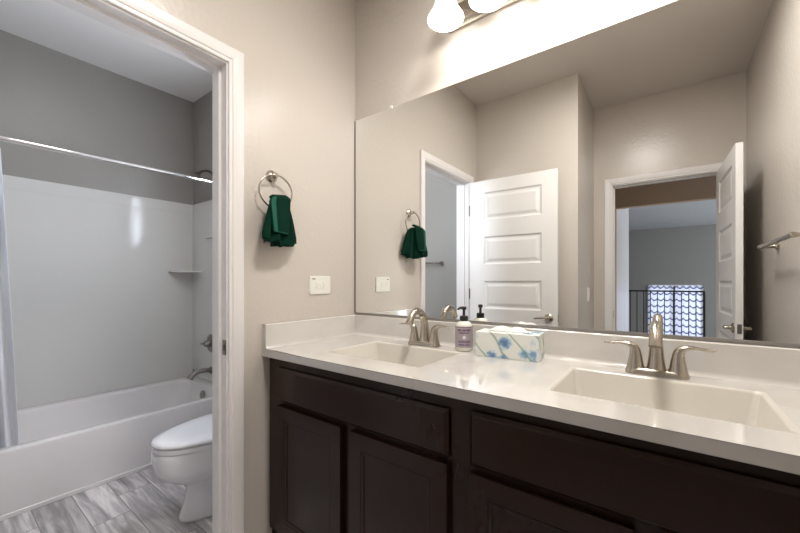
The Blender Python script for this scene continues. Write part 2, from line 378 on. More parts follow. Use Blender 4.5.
# door leaves --------------------------------------------------
def lever(bm, o, axis, along, L=.105):
    """rosette and lever; o on the door face, axis out of it, along = lever direction"""
    o = Vector(o); a = Vector(axis); d = Vector(along)
    lathe(bm, [(.033, 0), (.033, .004), (.026, .010), (.013, .014), (.011, .026), (.012, .042), (.009, .047)], o, a)
    p = smooth_path([o+a*.038, o+a*.040+d*.03+Vector((0, 0, .004)), o+a*.038+d*.07, o+a*.034+d*L-Vector((0, 0, .006))], 5)
    tube(bm, p, lerp_list([.0115, .009, .0085, .006], len(p)), 10)
    return bm
def door_leaf(name, w_, pos, rz, lever_z, hinge_z, face):
    root = empty(name, pos, rz); tag(root, kind='structure')
    h = 2.012; pw = (.125, w_-.115)
    rows = [(h-.102-.375*k-.235, h-.102-.375*k) for k in range(5)]
    bm = paneled(w_, .035, h, [(pw[0], pw[1], a, b_) for a, b_ in rows], True, .012, .008, .006, .022, .012)
    bmesh.ops.translate(bm, vec=(0, 0, .012), verts=bm.verts)
    obj('door_panel', bm, 'door', root, world=False)
    bm = lever(NB(), (w_-.062, .0, lever_z), (0, -1, 0), (-1, 0, 0)); obj('door_handle', bm, 'nickel', root, smooth=True, world=False)
    bm = lever(NB(), (w_-.062, .035, lever_z), (0, 1, 0), (-1, 0, 0)); obj('door_handle', bm, 'nickel', root, smooth=True, world=False)
    obj('latch', box(w_, w_+.0015, .007, .028, lever_z-.03, lever_z+.03), 'nickel_dark', root, world=False)
    for z in hinge_z:
        bm = NB(); lathe(bm, [(.006, 0), (.006, .09)], (-.004, face, z-.045), n=10); bx(bm, -.0015, 0, .004, .03, z-.045, z+.045)
        obj('hinge', bm, 'nickel_dark', root, smooth=True, world=False)
    return root
# bath door, swung into the room against the closet wall: leaf along +x, front face at y=-1.405
door_leaf('door_1', .711, (.022, -1.452, 0), radians(-1.7), .885, (.25, 1.06, 1.78), .041)
# entrance door, hinged on the right jamb and swung inward along the right wall
d2 = door_leaf('door_2', .745, (1.742, -2.330, 0), radians(87.8), .872, (.25, 1.06, 1.78), -.006)

# hall and loft beyond the entrance ------------------------------
HY = -D2-.115
bm = box(-.6, 3.4, -6.72, HY, -.1, 0); struct('floor', bm, 'carpet')
bm = box(-.6, 3.4, -4.12, HY, 2.60, 2.70); struct('ceiling', bm, 'halldark')
bm = NB(); bx(bm, -.6, .855, -4.12, -4.0, 0, 2.6); bx(bm, .855, 3.4, -4.12, -4.0, 2.13, 2.6); bx(bm, 2.9, 3.4, -4.12, -4.0, 0, 2.13); struct('wall_hall', bm, 'halldark', merge=False)
bm = NB(); bx(bm, -.7, -.6, -4.12, HY, 0, 2.6); bx(bm, 3.4, 3.5, -4.12, HY, 0, 2.6); struct('wall_hall_ends', bm, 'halldark', merge=False)
bm = box(.735, .855, -6.0, -4.12, 0, 2.44); struct('wall_loft_left', bm, 'trim')
bm = box(-2.5, 5.2, -9.2, -4.12, 2.44, 2.54); struct('ceiling', bm, 'loftceil')
LX0, LX1 = 1.02, 2.045
bm = NB(); bx(bm, -2.5, LX0, -9.2, -9.1, -2.7, 2.44); bx(bm, LX1, 5.2, -9.2, -9.1, -2.7, 2.44); bx(bm, LX0, LX1, -9.2, -9.1, 1.09, 2.44); bx(bm, LX0, LX1, -9.2, -9.1, -2.7, -.6); struct('wall_loft_far', bm, 'loft', merge=False)
bm = box(-2.6, -2.5, -9.2, -4.12, -2.7, 2.44); struct('wall_loft_side', bm, 'loft')
bm = NB(); bx(bm, 5.2, 5.3, -9.2, -7.8, -2.7, 2.44); bx(bm, 5.2, 5.3, -5.4, -4.12, -2.7, 2.44); bx(bm, 5.2, 5.3, -7.8, -5.4, 2.2, 2.44); bx(bm, 5.2, 5.3, -7.8, -5.4, -2.7, -.4); struct('wall_loft_right', bm, 'loft', merge=False)
bm = box(-2.6, 5.3, -9.2, -4.12, -2.8, -2.7); struct('floor', bm, 'carpet')
bm = box(-2.5, 5.2, -4.24, -4.12, -2.7, -.1); struct('wall_stair', bm, 'loft')
w3 = struct('loft_fill_panel', box(5.24, 5.25, -7.8, -5.4, -.4, 2.2), 'side_fill')  # added glowing panel, out of view, that brightens the loft
w2 = struct('window_2', box(LX0, LX1, -9.17, -9.16, -.6, 1.09), 'pane2')
bm = NB()
for a in ((LX0, LX0+.03, -9.15, -9.10, -.6, 1.09), (LX1-.03, LX1, -9.15, -9.10, -.6, 1.09), (LX0, LX1, -9.15, -9.10, 1.06, 1.09), (LX0, LX1, -9.15, -9.10, -.6, -.57)): bx(bm, *a)
obj('window_frame', bm, 'trim', w2, merge=False)
obj('mullion', box(1.505, 1.545, -9.14, -9.11, -.57, 1.06), 'red', w2)
def curtain_panel(name, x0, x1, label):
    n_ = 90; rows_ = [1.08, -.55]
    bm = NB(); R = []
    for z in rows_: R.append([(x0+(x1-x0)*i/n_, -9.075+.018*sin(28*(x0+(x1-x0)*i/n_)*2), z) for i in range(n_+1)])
    loft(bm, R, False, False, False)
    return tag(obj(name, bm, 'wavecurtain', smooth='all'), label, 'curtain', 'loft window curtains')
curtain_panel('window_curtain', LX0-.0, 1.51, 'wavy-banded white curtain on the left half of the far window in the mirror')
curtain_panel('window_curtain', 1.54, LX1, 'wavy-banded white curtain on the right half of the far window in the mirror')
# railing
rl = empty('stair_railing', (1.35, -6.7, 0)); tag(rl, 'black metal railing with thin upright bars in front of the curtained window', 'railing')
obj('handrail', box(.80, 1.92, -6.72, -6.68, .975, 1.005), 'iron', rl, bevel=.004)
obj('bottom_rail', box(.80, 1.90, -6.71, -6.69, .08, .10), 'iron', rl)
obj('newel_post', box(1.895, 1.925, -6.715, -6.685, 0, .975), 'iron', rl)
obj('newel_post', box(1.478, 1.505, -6.713, -6.687, 0, .975), 'iron', rl)
b0 = obj('baluster', box(-.007, .007, -.007, .007, .10, .975), 'iron', rl, world=False)
xs_ = [.83, .935, 1.04, 1.145, 1.25, 1.355, 1.60, 1.70, 1.80]
for i, x in enumerate(xs_):
    o = b0 if i == 0 else b0.copy()
    if i: C.objects.link(o); o.parent = rl
    o.location = (x-1.35, 0, 0)
vt = obj('ceiling_vent', box(1.30, 1.60, -8.20, -8.02, 2.430, 2.44), 'loftceil'); tag(vt, 'flat ceiling air vent above the loft beyond the railing', 'vent')
bm = NB()
for k in range(6): bx(bm, 1.315, 1.585, -8.185+k*.028, -8.175+k*.028, 2.427, 2.430)
obj('slats', bm, 'slotg', vt, merge=False)

# ------------------------------------------------------------------ bathtub and surround
tb = empty('bathtub', (-1.6, -.8, 0)); tag(tb, 'white alcove bathtub with a flat apron beside the toilet', 'bathtub')
TZ = .330
bm = NB()
o0 = (XB+.002, -1.2, -D1+.002, -.002)
def RR(dx0, dx1, dy, z, r): return rrect(XB+.002+dx0, -1.2-dx1, -D1+.002+dy, -.002-dy, z, r)
rings = [RR(0, 0, 0, .0, .002), RR(0, 0, 0, TZ-.012, .002), RR(0, .004, .002, TZ-.003, .004), RR(0, .014, .004, TZ, .008),
         RR(.075, .065, .08, TZ, .11), RR(.082, .073, .086, TZ-.004, .11), RR(.088, .080, .092, TZ-.016, .11), RR(.12, .12, .14, .12, .12), RR(.16, .16, .19, .075, .12)]
loft(bm, rings, True, True)
obj('tub_shell', bm, 'tubwhite', tb, smooth=True)
obj('apron_base', box(-1.2, -1.190, -D1+.002, -.015, 0, .024), 'tubwhite', tb, bevel=.003)
bm = lathe(NB(), [(.036, 0), (.036, .006), (.028, .012), (.02, .013)], (-1.575, -.112, .258), (0, -1, .13)); obj('overflow_cover', bm, 'nickel_dark', tb, smooth=True)
bm = lathe(NB(), [(.03, 0), (.03, .004), (.018, .006)], (-1.61, -.33, .0752)); obj('tub_drain', bm, 'nickel_dark', tb, smooth=True)

su = empty('tub_surround', (XB, 0, TZ)); tag(su, 'glossy pale wall panels around the bathtub', 'shower surround')
SZ = 1.850
bm = NB(); bx(bm, XB, XB+.016, -D1, 0, TZ+.001, SZ-.085); bx(bm, XB, XB+.012, -D1, 0, SZ-.085, SZ); obj('back_panel', bm, 'surround', su, bevel=.003, merge=False)
for y0, y1, q in ((-.016, 0, 1), (-D1, -D1+.016, 0)):
    bm = NB(); bx(bm, XB+.016, -1.215, y0, y1, TZ+.001, SZ-.085)
    ya, yb = (y0+.004, y1) if q else (y0, y1-.004)
    bx(bm, XB+.012, -1.215, ya, yb, SZ-.085, SZ); obj('end_panel', bm, 'surround', su, bevel=.003, merge=False)
# corner shelf (quarter round) and small soap ledge
cxs, cys = XB+.016, -.016
for z, r, nm in ((1.255, .19, 'corner_shelf'),):
    ring = [(cxs, cys)] + [(cxs+r*cos(a), cys-r*sin(a)) for a in [pi/2*k/14 for k in range(15)]]
    bm = loft(NB(), [[(x, y, z-.012) for x, y in ring], [(x, y, z) for x, y in ring]]); obj(nm, bm, 'tubwhite', su, bevel=.003)
obj('soap_ledge', box(-1.70, -1.52, -.055, -.016, 1.524, 1.538), 'tubwhite', su, bevel=.005)

# fittings on the end wall of the tub
TX = -1.640
s = empty('tub_spout', (TX, -.017, .435)); tag(s, 'dark nickel bathtub spout below the shower valve', 'tub spout')
bm = NB(); lathe(bm, [(.030, 0), (.030, .006), (.024, .012)], (TX, -.0165, .428), (0, -1, 0))
p = smooth_path([(TX, -.02, .428), (TX, -.07, .437), (TX, -.125, .433), (TX, -.165, .411), (TX, -.185, .387)], 5)
tube(bm, p, lerp_list([.021, .020, .019, .020, .024], len(p)), 14); obj('spout_body', bm, 'nickel_dark', s, smooth=True)
bm = lathe(NB(), [(.004, 0), (.004, .018), (.008, .022), (.006, .030)], (TX, -.155, .434)); obj('diverter_knob', bm, 'nickel_dark', s, smooth=True)
s = empty('shower_valve', (TX, -.017, .65)); tag(s, 'round shower valve trim with lever above the tub spout', 'shower valve')
bm = lathe(NB(), [(.075, 0), (.075, .004), (.06, .010), (.03, .014)], (TX, -.0165, .652), (0, -1, 0), 32); obj('escutcheon', bm, 'nickel_dark', s, smooth=True)
bm = lathe(NB(), [(.026, 0), (.024, .035), (.018, .045)], (TX, -.028, .652), (0, -1, 0))
p = smooth_path([(TX, -.055, .652), (TX-.03, -.062, .650), (TX-.085, -.060, .644)], 5); tube(bm, p, lerp_list([.015, .011, .008], len(p)), 10)
obj('valve_lever', bm, 'nickel_dark', s, smooth=True)
s = empty('wall_shower', (TX, 0, 2.06)); tag(s, 'shower head on a curved arm behind the curtain rod', 'shower head')
bm = lathe(NB(), [(.028, 0), (.026, .005), (.012, .009)], (TX, -.0005, 2.065), (0, -1, 0))
p = smooth_path([(TX, 0, 2.065), (TX+.008, -.045, 2.078), (TX+.025, -.10, 2.060), (TX+.04, -.130, 2.030)], 6); tube(bm, p, .0105, 10); obj('shower_arm', bm, 'nickel_dark', s, smooth=True)
bm = lathe(NB(), [(.012, -.01), (.016, 0), (.018, .014), (.037, .045), (.040, .058), (.036, .060)], (TX+.04, -.128, 2.034), (.25, -.75, -.75), 28); obj('spray_head', bm, 'nickel_dark', s, smooth=True)
s = empty('shower_rod', (-1.2, -.8, 1.865)); tag(s, 'straight metal shower curtain rod across the tub alcove', 'shower curtain rod')
bm = tube(NB(), [(-1.2, -D1+.003, 1.86), (-1.2, -.003, 1.878)], .0125, 16); obj('rod', bm, 'chrome', s, smooth=True)
for y, d, z in ((-D1+.001, 1, 1.86), (-.001, -1, 1.878)):
    bm = lathe(NB(), [(.030, 0), (.028, .006), (.018, .018), (.0135, .02)], (-1.2, y, z), (0, d, 0)); obj('rod_flange', bm, 'chrome', s, smooth=True)
# shower curtain bunched to the far end, its foot inside the tub
s = empty('shower_curtain', (-1.25, -1.4, 1.85)); tag(s, 'white shower curtain pulled to the end of its rod and hanging inside the tub', 'shower curtain')
bm = NB(); R = []
NC = 120
for k in range(22):
    t = k/21; z = 1.825-(1.825-.17)*t
    ye = -1.222+.078*t; ring = []
    for i in range(NC+1):
        u = i/NC; y = -1.575+(ye+1.575)*u
        x = -1.235-.075*min(1, t*1.25)+(.020+.012*t)*sin(u*2*pi*7+.5*sin(3*t))+.006*sin(u*31+4*t)
        ring.append((x, y, z))
    R.append(ring)
loft(bm, R, False, False, False); cl = obj('curtain_cloth', bm, 'curtain', s, smooth='all')
md = cl.modifiers.new('sol', 'SOLIDIFY'); md.thickness = .0015
r0 = None
for k in range(6):
    y = -1.55+.062*k
    pts = [(-1.2+.019*cos(a), y, 1.852+.026*sin(a)) for a in [2*pi*j/20 for j in range(20)]]
    obj('curtain_ring', tube(NB(), pts, .002, 6, closed=True), 'chrome', s, smooth='all')

# bath room towel bar on the closet wall
def towel_bar(name, p0, p1, out, label, m_='nickel', r=.009):
    root = empty(name, ((p0[0]+p1[0])/2, (p0[1]+p1[1])/2, p0[2])); tag(root, label, 'towel bar')
    p0, p1, out = Vector(p0), Vector(p1), Vector(out); d = (p1-p0).normalized()
    obj('bar', tube(NB(), [p0+out*.072-d*.012, p1+out*.072+d*.012], r, 14), m_, root, smooth=True)
    for p in (p0, p1):
        bm = lathe(NB(), [(.024, .0005), (.024, .005), (.015, .011), (.010, .02), (.009, .055), (.012, .066), (.012, .080), (.008, .083)], p, out); obj('post', bm, m_, root, smooth=True)
    return root
towel_bar('towel_bar', (-.36, -D1, 1.345), (-.97, -D1, 1.345), (0, 1, 0), 'towel bar seen in the mirror through the bath doorway', 'nickel_dark', .008)
towel_bar('towel_bar', (W, -1.34, 1.357), (W, -.70, 1.357), (-1, 0, 0), 'towel bar on the side wall by the open entrance door', 'nickel', .010)

# ------------------------------------------------------------------ toilet
TXC = -.50
tl_ = empty('toilet', (TXC, -.4, 0)); tag(tl_, 'white toilet with closed lid standing between tub and doorway', 'toilet')
def egg(z, front, back, hw, n=40, sq=2.3, fsq=2.0):
    yc = back-(back-front)*.45*0-(back-front)*.42; pts = []
    lf, lb = yc-front, back-yc
    for k in range(n):
        a = 2*pi*k/n; c, s_ = cos(a), sin(a)
        e_ = 2/(fsq if c > 0 else sq)
        yy = yc-lf*abs(c)**(2/fsq) if c > 0 else yc+lb*abs(c)**(2/3.0)
        pts.append((TXC+hw*(1 if s_ > 0 else -1)*abs(s_)**(2/2.15), yy, z))
    return pts
rings = [egg(0, -.705, -.16, .118), egg(.012, -.702, -.16, .116), egg(.08, -.680, -.17, .106), egg(.14, -.668, -.18, .102), egg(.172, -.685, -.18, .108), egg(.20, -.735, -.17, .132),
         egg(.238, -.785, -.16, .160), egg(.275, -.805, -.15, .174), egg(.33, -.815, -.15, .181), egg(.362, -.812, -.15, .180), egg(.368, -.806, -.15, .176)]
obj('toilet_bowl', loft(NB(), rings), 'porcelain', tl_, smooth='all')
rings = [egg(.3695, -.806, -.235, .176), egg(.372, -.813, -.235, .181), egg(.390, -.813, -.235, .181), egg(.393, -.808, -.235, .177)]
obj('toilet_seat', loft(NB(), rings), 'porcelain', tl_, smooth=True)
rings = [egg(.398, -.800, -.235, .177), egg(.400, -.817, -.235, .183), egg(.406, -.818, -.235, .184), egg(.416, -.808, -.24, .177), egg(.422, -.77, -.26, .155), egg(.424, -.70, -.32, .10)]
obj('toilet_lid', loft(NB(), rings), 'porcelain', tl_, smooth='all')
bm = loft(NB(), [rrect(TXC-.20, TXC+.20, -.215, -.02, .370, .03), rrect(TXC-.225, TXC+.225, -.225, -.018, .70, .035)]); obj('toilet_tank', bm, 'porcelain', tl_, smooth=True)
bm = loft(NB(), [rrect(TXC-.235, TXC+.235, -.235, -.016, .7005, .035), rrect(TXC-.238, TXC+.238, -.238, -.016, .725, .035), rrect(TXC-.228, TXC+.228, -.228, -.018, .738, .035)]); obj('tank_lid', bm, 'porcelain', tl_, smooth=True)
bm = lathe(NB(), [(.014, 0), (.012, .012)], (TXC-.16, -.2265, .65), (0, -1, 0), 14); tube(bm, [(TXC-.16, -.236, .65), (TXC-.09, -.238, .64)], .006, 8); obj('flush_lever', bm, 'chrome', tl_, smooth=True)

# ------------------------------------------------------------------ vanity cabinet
vc = empty('vanity_cabinet', (.95, -.3, 0)); tag(vc, 'dark espresso wood double vanity cabinet under the white countertop', 'vanity cabinet')
CX0, CX1, FY, CT = .016, W-.004, -.545, .842
bm = NB()
bx(bm, .001, CX0+.018, FY+.022, -.004, 0, CT); bx(bm, CX1-.018, CX1, FY+.02, -.004, 0, CT); bx(bm, CX0+.018, CX1-.018, FY+.02, -.004, .10, .118); bx(bm, CX0+.018, CX1-.018, -.012, -.004, .118, CT)
bx(bm, .925, .943, FY+.02, -.012, .118, CT)
obj('cabinet_box', bm, 'dark', vc, merge=False)
bm = NB()
for x0, x1 in ((CX0, .098), (.895, .979), (1.775, CX1)): bx(bm, x0, x1, FY, FY+.02, .10, CT)
for x0, x1 in ((.098, .895), (.979, 1.775)):
    for z0, z1 in ((.10, .135), (.640, .680), (.795, CT)): bx(bm, x0, x1, FY, FY+.02, z0, z1)
for x0, x1 in ((.467, .525), (1.335, 1.395)): bx(bm, x0, x1, FY, FY+.02, .135, .640)
obj('face_frame', bm, 'wood', vc, merge=False)
obj('toe_kick', box(CX0, CX1, FY+.075, FY+.09, 0, .0995), 'dark', vc)
def front_slab(x0, x1, z0, z1):
    bm = NB(); t = .020; b_ = .011
    loft(bm, [[(x0, FY, z0), (x1, FY, z0), (x1, FY, z1), (x0, FY, z1)], [(x0, FY-t+.010, z0), (x1, FY-t+.010, z0), (x1, FY-t+.010, z1), (x0, FY-t+.010, z1)],
              [(x0+b_, FY-t, z0+b_), (x1-b_, FY-t, z0+b_), (x1-b_, FY-t, z1-b_), (x0+b_, FY-t, z1-b_)]])
    return bm
for a in ((.089, .904, .668, .806), (.969, 1.785, .668, .816)):
    obj('drawer_front', front_slab(*a), 'wood', vc, bevel=.0015)
def shaker(x0, x1, z0, z1):
    w_, h = x1-x0, z1-z0; r = .055
    bm = paneled(w_, .020, h, [(r, w_-r, r, h-r)], False, .0015, .005)
    # bevelled outer edge and a stepped inner bead
    bmesh.ops.translate(bm, vec=(x0, FY-.020, z0), verts=bm.verts)
    i0, i1, k0, k1 = x0+r+.0015, x1-r-.0015, z0+r+.0015, z1-r-.0015; yb = FY-.015
    A = [(i0, yb-.0035, k0), (i1, yb-.0035, k0), (i1, yb-.0035, k1), (i0, yb-.0035, k1)]
    g = .010
    B = [(i0+g, yb-.0035, k0+g), (i1-g, yb-.0035, k0+g), (i1-g, yb-.0035, k1-g), (i0+g, yb-.0035, k1-g)]
    D_ = [(x, yb+.0005, z) for x, _, z in B]
    loft(bm, [A, B, D_], False, False)
    return bm
for x0, x1 in ((.095, .474), (.519, .902), (.969, 1.343), (1.388, 1.785)):
    obj('cabinet_door', shaker(x0, x1, .125, .650), 'wood', vc, bevel=.0025)

# ------------------------------------------------------------------ countertop
ct = empty('countertop', (.94, -.286, .878)); tag(ct, 'glossy off-white countertop with two sinks over the dark vanity', 'countertop')
ZT, TH, CY = .878, .0355, -.572
sinks = [(.280, .728, -.445, -.150), (1.150, 1.590, -.448, -.145)]
L = .012
xs = [0.0005, sinks[0][0]-L, sinks[0][1]+L, sinks[1][0]-L, sinks[1][1]+L, W-.0005]
# one y split common to both openings
YF_, YB_ = -.448-L, -.145+L
ys = [CY, YF_, YB_, -.0005]
bm = NB()
def cell(i, j): return not (j == 1 and i in (1, 3))
for z in (ZT, ZT-TH):
    for i in range(5):
        for j in range(3):
            if cell(i, j): bm.faces.new([bm.verts.new(p) for p in ((xs[i], ys[j], z), (xs[i+1], ys[j], z), (xs[i+1], ys[j+1], z), (xs[i], ys[j+1], z))])
def wallq(a, b_): bm.faces.new([bm.verts.new(p) for p in ((*a, ZT), (*b_, ZT), (*b_, ZT-TH), (*a, ZT-TH))])
for i in range(5): wallq((xs[i], ys[0]), (xs[i+1], ys[0])); wallq((xs[i], ys[3]), (xs[i+1], ys[3]))
for j in range(3): wallq((xs[0], ys[j]), (xs[0], ys[j+1])); wallq((xs[5], ys[j]), (xs[5], ys[j+1]))
for i in (1, 3):
    wallq((xs[i], ys[1]), (xs[i+1], ys[1])); wallq((xs[i], ys[2]), (xs[i+1], ys[2])); wallq((xs[i], ys[1]), (xs[i], ys[2])); wallq((xs[i+1], ys[1]), (xs[i+1], ys[2]))
bmesh.ops.remove_doubles(bm, verts=bm.verts, dist=1e-5)
# round only the front arris
es = [e_ for e_ in bm.edges if all(abs(v.co.y-CY) < 1e-4 for v in e_.verts) and abs(e_.verts[0].co.z-e_.verts[1].co.z) < 1e-5]
bmesh.ops.bevel(bm, geom=es, offset=.006, segments=3, affect='EDGES', profile=.5)
obj('slab', bm, 'counter', ct, smooth=True)
bm = NB()
def splash(bm, pts): pass
BZ = .983
# backsplash with a cove at its foot
prof = [(0, BZ), (-.022, BZ), (-.026, BZ-.004), (-.026, ZT+.016), (-.0285, ZT+.008), (-.034, ZT+.003), (-.042, ZT+.0002), (0, ZT+.0002)]
bm = loft(NB(), [[(x, y-.0005, z) for y, z in prof] for x in (.026, W-.026)]); obj('backsplash', bm, 'counter', ct, smooth=True)
profs = [(0, BZ), (.022, BZ), (.026, BZ-.004), (.026, ZT+.012), (.028, ZT+.006), (.034, ZT+.0002), (0, ZT+.0002)]
bm = loft(NB(), [[(.0005+x, y, z) for x, z in profs] for y in (-.0008, CY+.001)]); obj('side_splash', bm, 'counter', ct, smooth=True)
bm = loft(NB(), [[(W-.0005-x, y, z) for x, z in profs] for y in (-.0008, CY+.001)]); obj('side_splash', bm, 'counter', ct, smooth=True)
for (x0, x1, y0, y1), (hx0, hx1) in zip(sinks, ((xs[1], xs[2]), (xs[3], xs[4]))):
    bm = NB()
    R = [rrect(hx0, hx1, YF_, YB_, ZT, .0003), rrect(x0-.004, x1+.004, y0-.004, y1+.004, ZT, .014), rrect(x0-.001, x1+.001, y0-.001, y1+.001, ZT-.0015, .014), rrect(x0+.001, x1-.001, y0+.001, y1-.001, ZT-.006, .014),
         rrect(x0+.014, x1-.014, y0+.022, y1-.010, ZT-.10, .022), rrect(x0+.022, x1-.022, y0+.032, y1-.018, ZT-.118, .026), rrect(x0+.045, x1-.045, y0+.06, y1-.045, ZT-.126, .03), rrect(x0+.19, x1-.19, y0+.13, y1-.13, ZT-.133, .01)]
    loft(bm, R, False, True)
    sb = obj('sink_basin', bm, 'basin', ct, smooth=True)
    bm = lathe(NB(), [(.030, 0), (.030, .003), (.022, .004), (.020, .001), (.016, .001), (.014, .006), (.004, .008)], ((x0+x1)/2, (y0+y1)/2, ZT-.1325)); obj('sink_drain', bm, 'nickel', sb, smooth=True)

# ------------------------------------------------------------------ faucets
def faucet(xc, yc, label):
    f = empty('faucet', (xc, yc, ZT)); tag(f, label, 'faucet', 'brushed nickel faucets on the countertop')
    k = lambda p: tuple(p)
    z0 = .0005
    bm = loft(NB(), [rrect(-.080, .080, -.029, .029, z0, .026), rrect(-.080, .080, -.029, .029, .006, .026), rrect(-.076, .076, -.026, .026, .014, .024), rrect(-.070, .070, -.022, .022, .019, .020)])
    obj('base_plate', bm, 'nickel', f, smooth=True, world=False)
    # spout: tapered stem, arch forwards, flattened mouth
    p = smooth_path([(0, .004, .015), (0, .006, .055), (0, .004, .098), (0, -.012, .138), (0, -.050, .158), (0, -.088, .147), (0, -.108, .122), (0, -.116, .104)], 6)
    bm = tube(NB(), p, lerp_list([.0265, .0205, .0172, .0155, .0150, .0150, .0152, .0160], len(p)), 18, up=(1, 0, 0))
    obj('spout', bm, 'nickel', f, smooth=True, world=False)
    for s_ in (-1, 1):
        p = smooth_path([(s_*.053, 0, .006), (s_*.053, 0, .03), (s_*.053, 0, .058), (s_*.057, 0, .078), (s_*.070, 0, .089), (s_*.092, .001, .092), (s_*.116, .003, .089), (s_*.140, .005, .087)], 5)
        bm = tube(NB(), p, lerp_list([.0285, .0215, .0165, .0145, .0130, .0110, .0115, .0050], len(p)), 16, flat=lerp_list([1, 1, 1, .95, .7, .45, .40, .45], len(p)), up=(1, 0, 0))
        obj('faucet_handle', bm, 'nickel', f, smooth='all', world=False)
    bm = tube(NB(), [(0, .022, .012), (0, .024, .060)], .0028, 8); lathe(bm, [(.004, 0), (.0055, .006), (.003, .012)], (0, .024, .058), n=10)
    obj('pop_up_rod', bm, 'nickel', f, smooth=True, world=False)
    return f
faucet(.520, -.093, 'brushed nickel two-handle faucet behind the sink nearer the towel wall, left of the soap pump')
faucet(1.370, -.093, 'brushed nickel two-handle faucet behind the large sink right of the tissue box')

# ------------------------------------------------------------------ soap dispenser
def text_mesh(s_, size, m_, parent, loc, name, depth=.0003, curve_r=None, bold=0):
    cu = bpy.data.curves.new(name, 'FONT'); cu.body = s_; cu.size = size; cu.align_x = 'CENTER'; cu.align_y = 'CENTER'; cu.extrude = depth; cu.offset = bold
    to = bpy.data.objects.new('tmp', cu); C.objects.link(to)
    dg = bpy.context.evaluated_depsgraph_get(); me = bpy.data.meshes.new_from_object(to.evaluated_get(dg)); bpy.data.objects.remove(to)
    bm = NB(); bm.from_mesh(me); bmesh.ops.rotate(bm, cent=(0, 0, 0), matrix=Matrix.Rotation(pi/2, 3, 'X'), verts=bm.verts)
    if curve_r:
        for v in bm.verts:
            a = v.co.x/curve_r; rr = curve_r-v.co.y; v.co.x = rr*sin(a); v.co.y = -rr*cos(a)
    bmesh.ops.translate(bm, vec=loc, verts=bm.verts)
    return obj(name, bm, m_, parent, world=False)
sx, sy = .716, -.088
s = empty('soap_dispenser', (sx, sy, ZT), radians(28)); tag(s, 'clear hand soap bottle with lilac label and black pump beside the tissue box', 'soap dispenser')
bm = lathe(NB(), [(.030, .0005), (.034, .003), (.036, .008), (.036, .098), (.034, .108), (.027, .117), (.017, .122), (.0155, .124)], n=36); obj('bottle', bm, 'soap', s, smooth=True, world=False)
bm = NB(); R = []
for z in (.016, .101): R.append([(.0364*sin(a), -.0364*cos(a), z) for a in [radians(-105+210*k/40) for k in range(41)]])
loft(bm, R, False, False, False); lb = obj('bottle_label', bm, 'soaplabel', s, smooth='all', world=False)
bm = NB(); R = []
for z in (.0985, .1015): R.append([(.0366*sin(a), -.0366*cos(a), z) for a in [radians(-105+210*k/40) for k in range(41)]])
loft(bm, R, False, False, False); obj('label_band', bm, 'labeltext', lb, world=False)
text_mesh('MRS. MEYER\'S', .0095, 'labeltext', lb, (0, 0, .087), 'label_text', .0003, .0368, .0004)
text_mesh('CLEAN DAY', .0085, 'labeltext', lb, (0, 0, .076), 'label_text', .0003, .0368, .0003)
text_mesh('LAVENDER', .0105, 'labeltext', lb, (0, 0, .040), 'label_text', .0003, .0368, .0003)
text_mesh('HAND SOAP', .0085, 'labeltext', lb, (0, 0, .027), 'label_text', .0003, .0368, .0003)
bm = NB()
for k in range(6):
    a = pi*k/3; lathe(bm, [(.0028, 0), (.0028, .0006)], (.0045*cos(a), -.0369, .058+.0045*sin(a)), (0, -1, 0), 10)
obj('label_flower', bm, 'labelwhite', lb, world=False)
bm = lathe(NB(), [(.0165, .122), (.0172, .124), (.0172, .140), (.0155, .144), (.007, .145), (.0055, .148), (.0055, .168), (.010, .170), (.0105, .180), (.008, .183)], n=24); pm_ = obj('pump', bm, 'black', s, smooth=True, world=False)
a = radians(-138)
bm = tube(NB(), smooth_path([(0, 0, .177), (.020*cos(a), .020*sin(a), .178), (.034*cos(a), .034*sin(a), .172)], 4), lerp_list([.0065, .0055, .0042], 9), 10); obj('nozzle', bm, 'black', pm_, smooth=True, world=False)

# ------------------------------------------------------------------ tissue box
s = empty('tissue_box', (.912, -.095, ZT), radians(6.5)); tag(s, 'rectangular tissue box printed with blue flowers, between the two sinks', 'tissue box')
bw, bd, bh = .232, .108, .094
bm = box(-bw/2, bw/2, -bd/2, bd/2, .0005, bh); obj('carton', bm, 'floral', s, bevel=.0015, world=False)
bm = NB(); ring = [(.075*cos(a), .022*sin(a)) for a in [2*pi*k/28 for k in range(28)]]
loft(bm, [[(x, y, bh) for x, y in ring], [(x, y, bh+.0006) for x, y in ring]]); obj('opening_film', bm, 'tissue', s, world=False)
bm = NB(); R = []
for k in range(9):
    t = k/8; ring = []
    for i in range(49):
        a = 2*pi*(i % 48)/48
        r1 = 1-.25*t+.14*sin(a*5+t*2)*t; h_ = bh+.0008+.016*sin(t*pi*.62)*(1+.35*sin(a*3+1)*t)
        ring.append((.080*cos(a)*r1*(1-t*.55)-.004, .021*sin(a)*r1*(1-.5*t), h_))
    R.append(ring[:48])
loft(bm, R, True, True); obj('tissue', bm, 'tissue', s, smooth='all', world=False)

# ------------------------------------------------------------------ mirror
mr_ = empty('mirror', (.95, -.006, .993)); tag(mr_, 'large frameless wall mirror over the double vanity', 'mirror')
MX0, MX1, MZ0, MZ1 = .012, W-.008, .9905, 2.059
obj('mirror_glass', box(MX0, MX1, -.006, -.0005, MZ0, MZ1), 'mirror', mr_)
bm = NB(); bx(bm, MX0-.0105, MX0-.0002, -.007, -.0005, MZ0, MZ1)
obj('edge_strip', bm, 'mirror_edge', mr_)
obj('bottom_channel', box(MX0, MX1, -.010, -.0062, MZ0-.006, MZ0+.004), 'mirror_edge', mr_)
for x in (.262, 1.60):
    obj('mirror_clip', box(x-.008, x+.008, -.011, -.0005, MZ1-.007, MZ1+.010), 'plastic', mr_, bevel=.002)

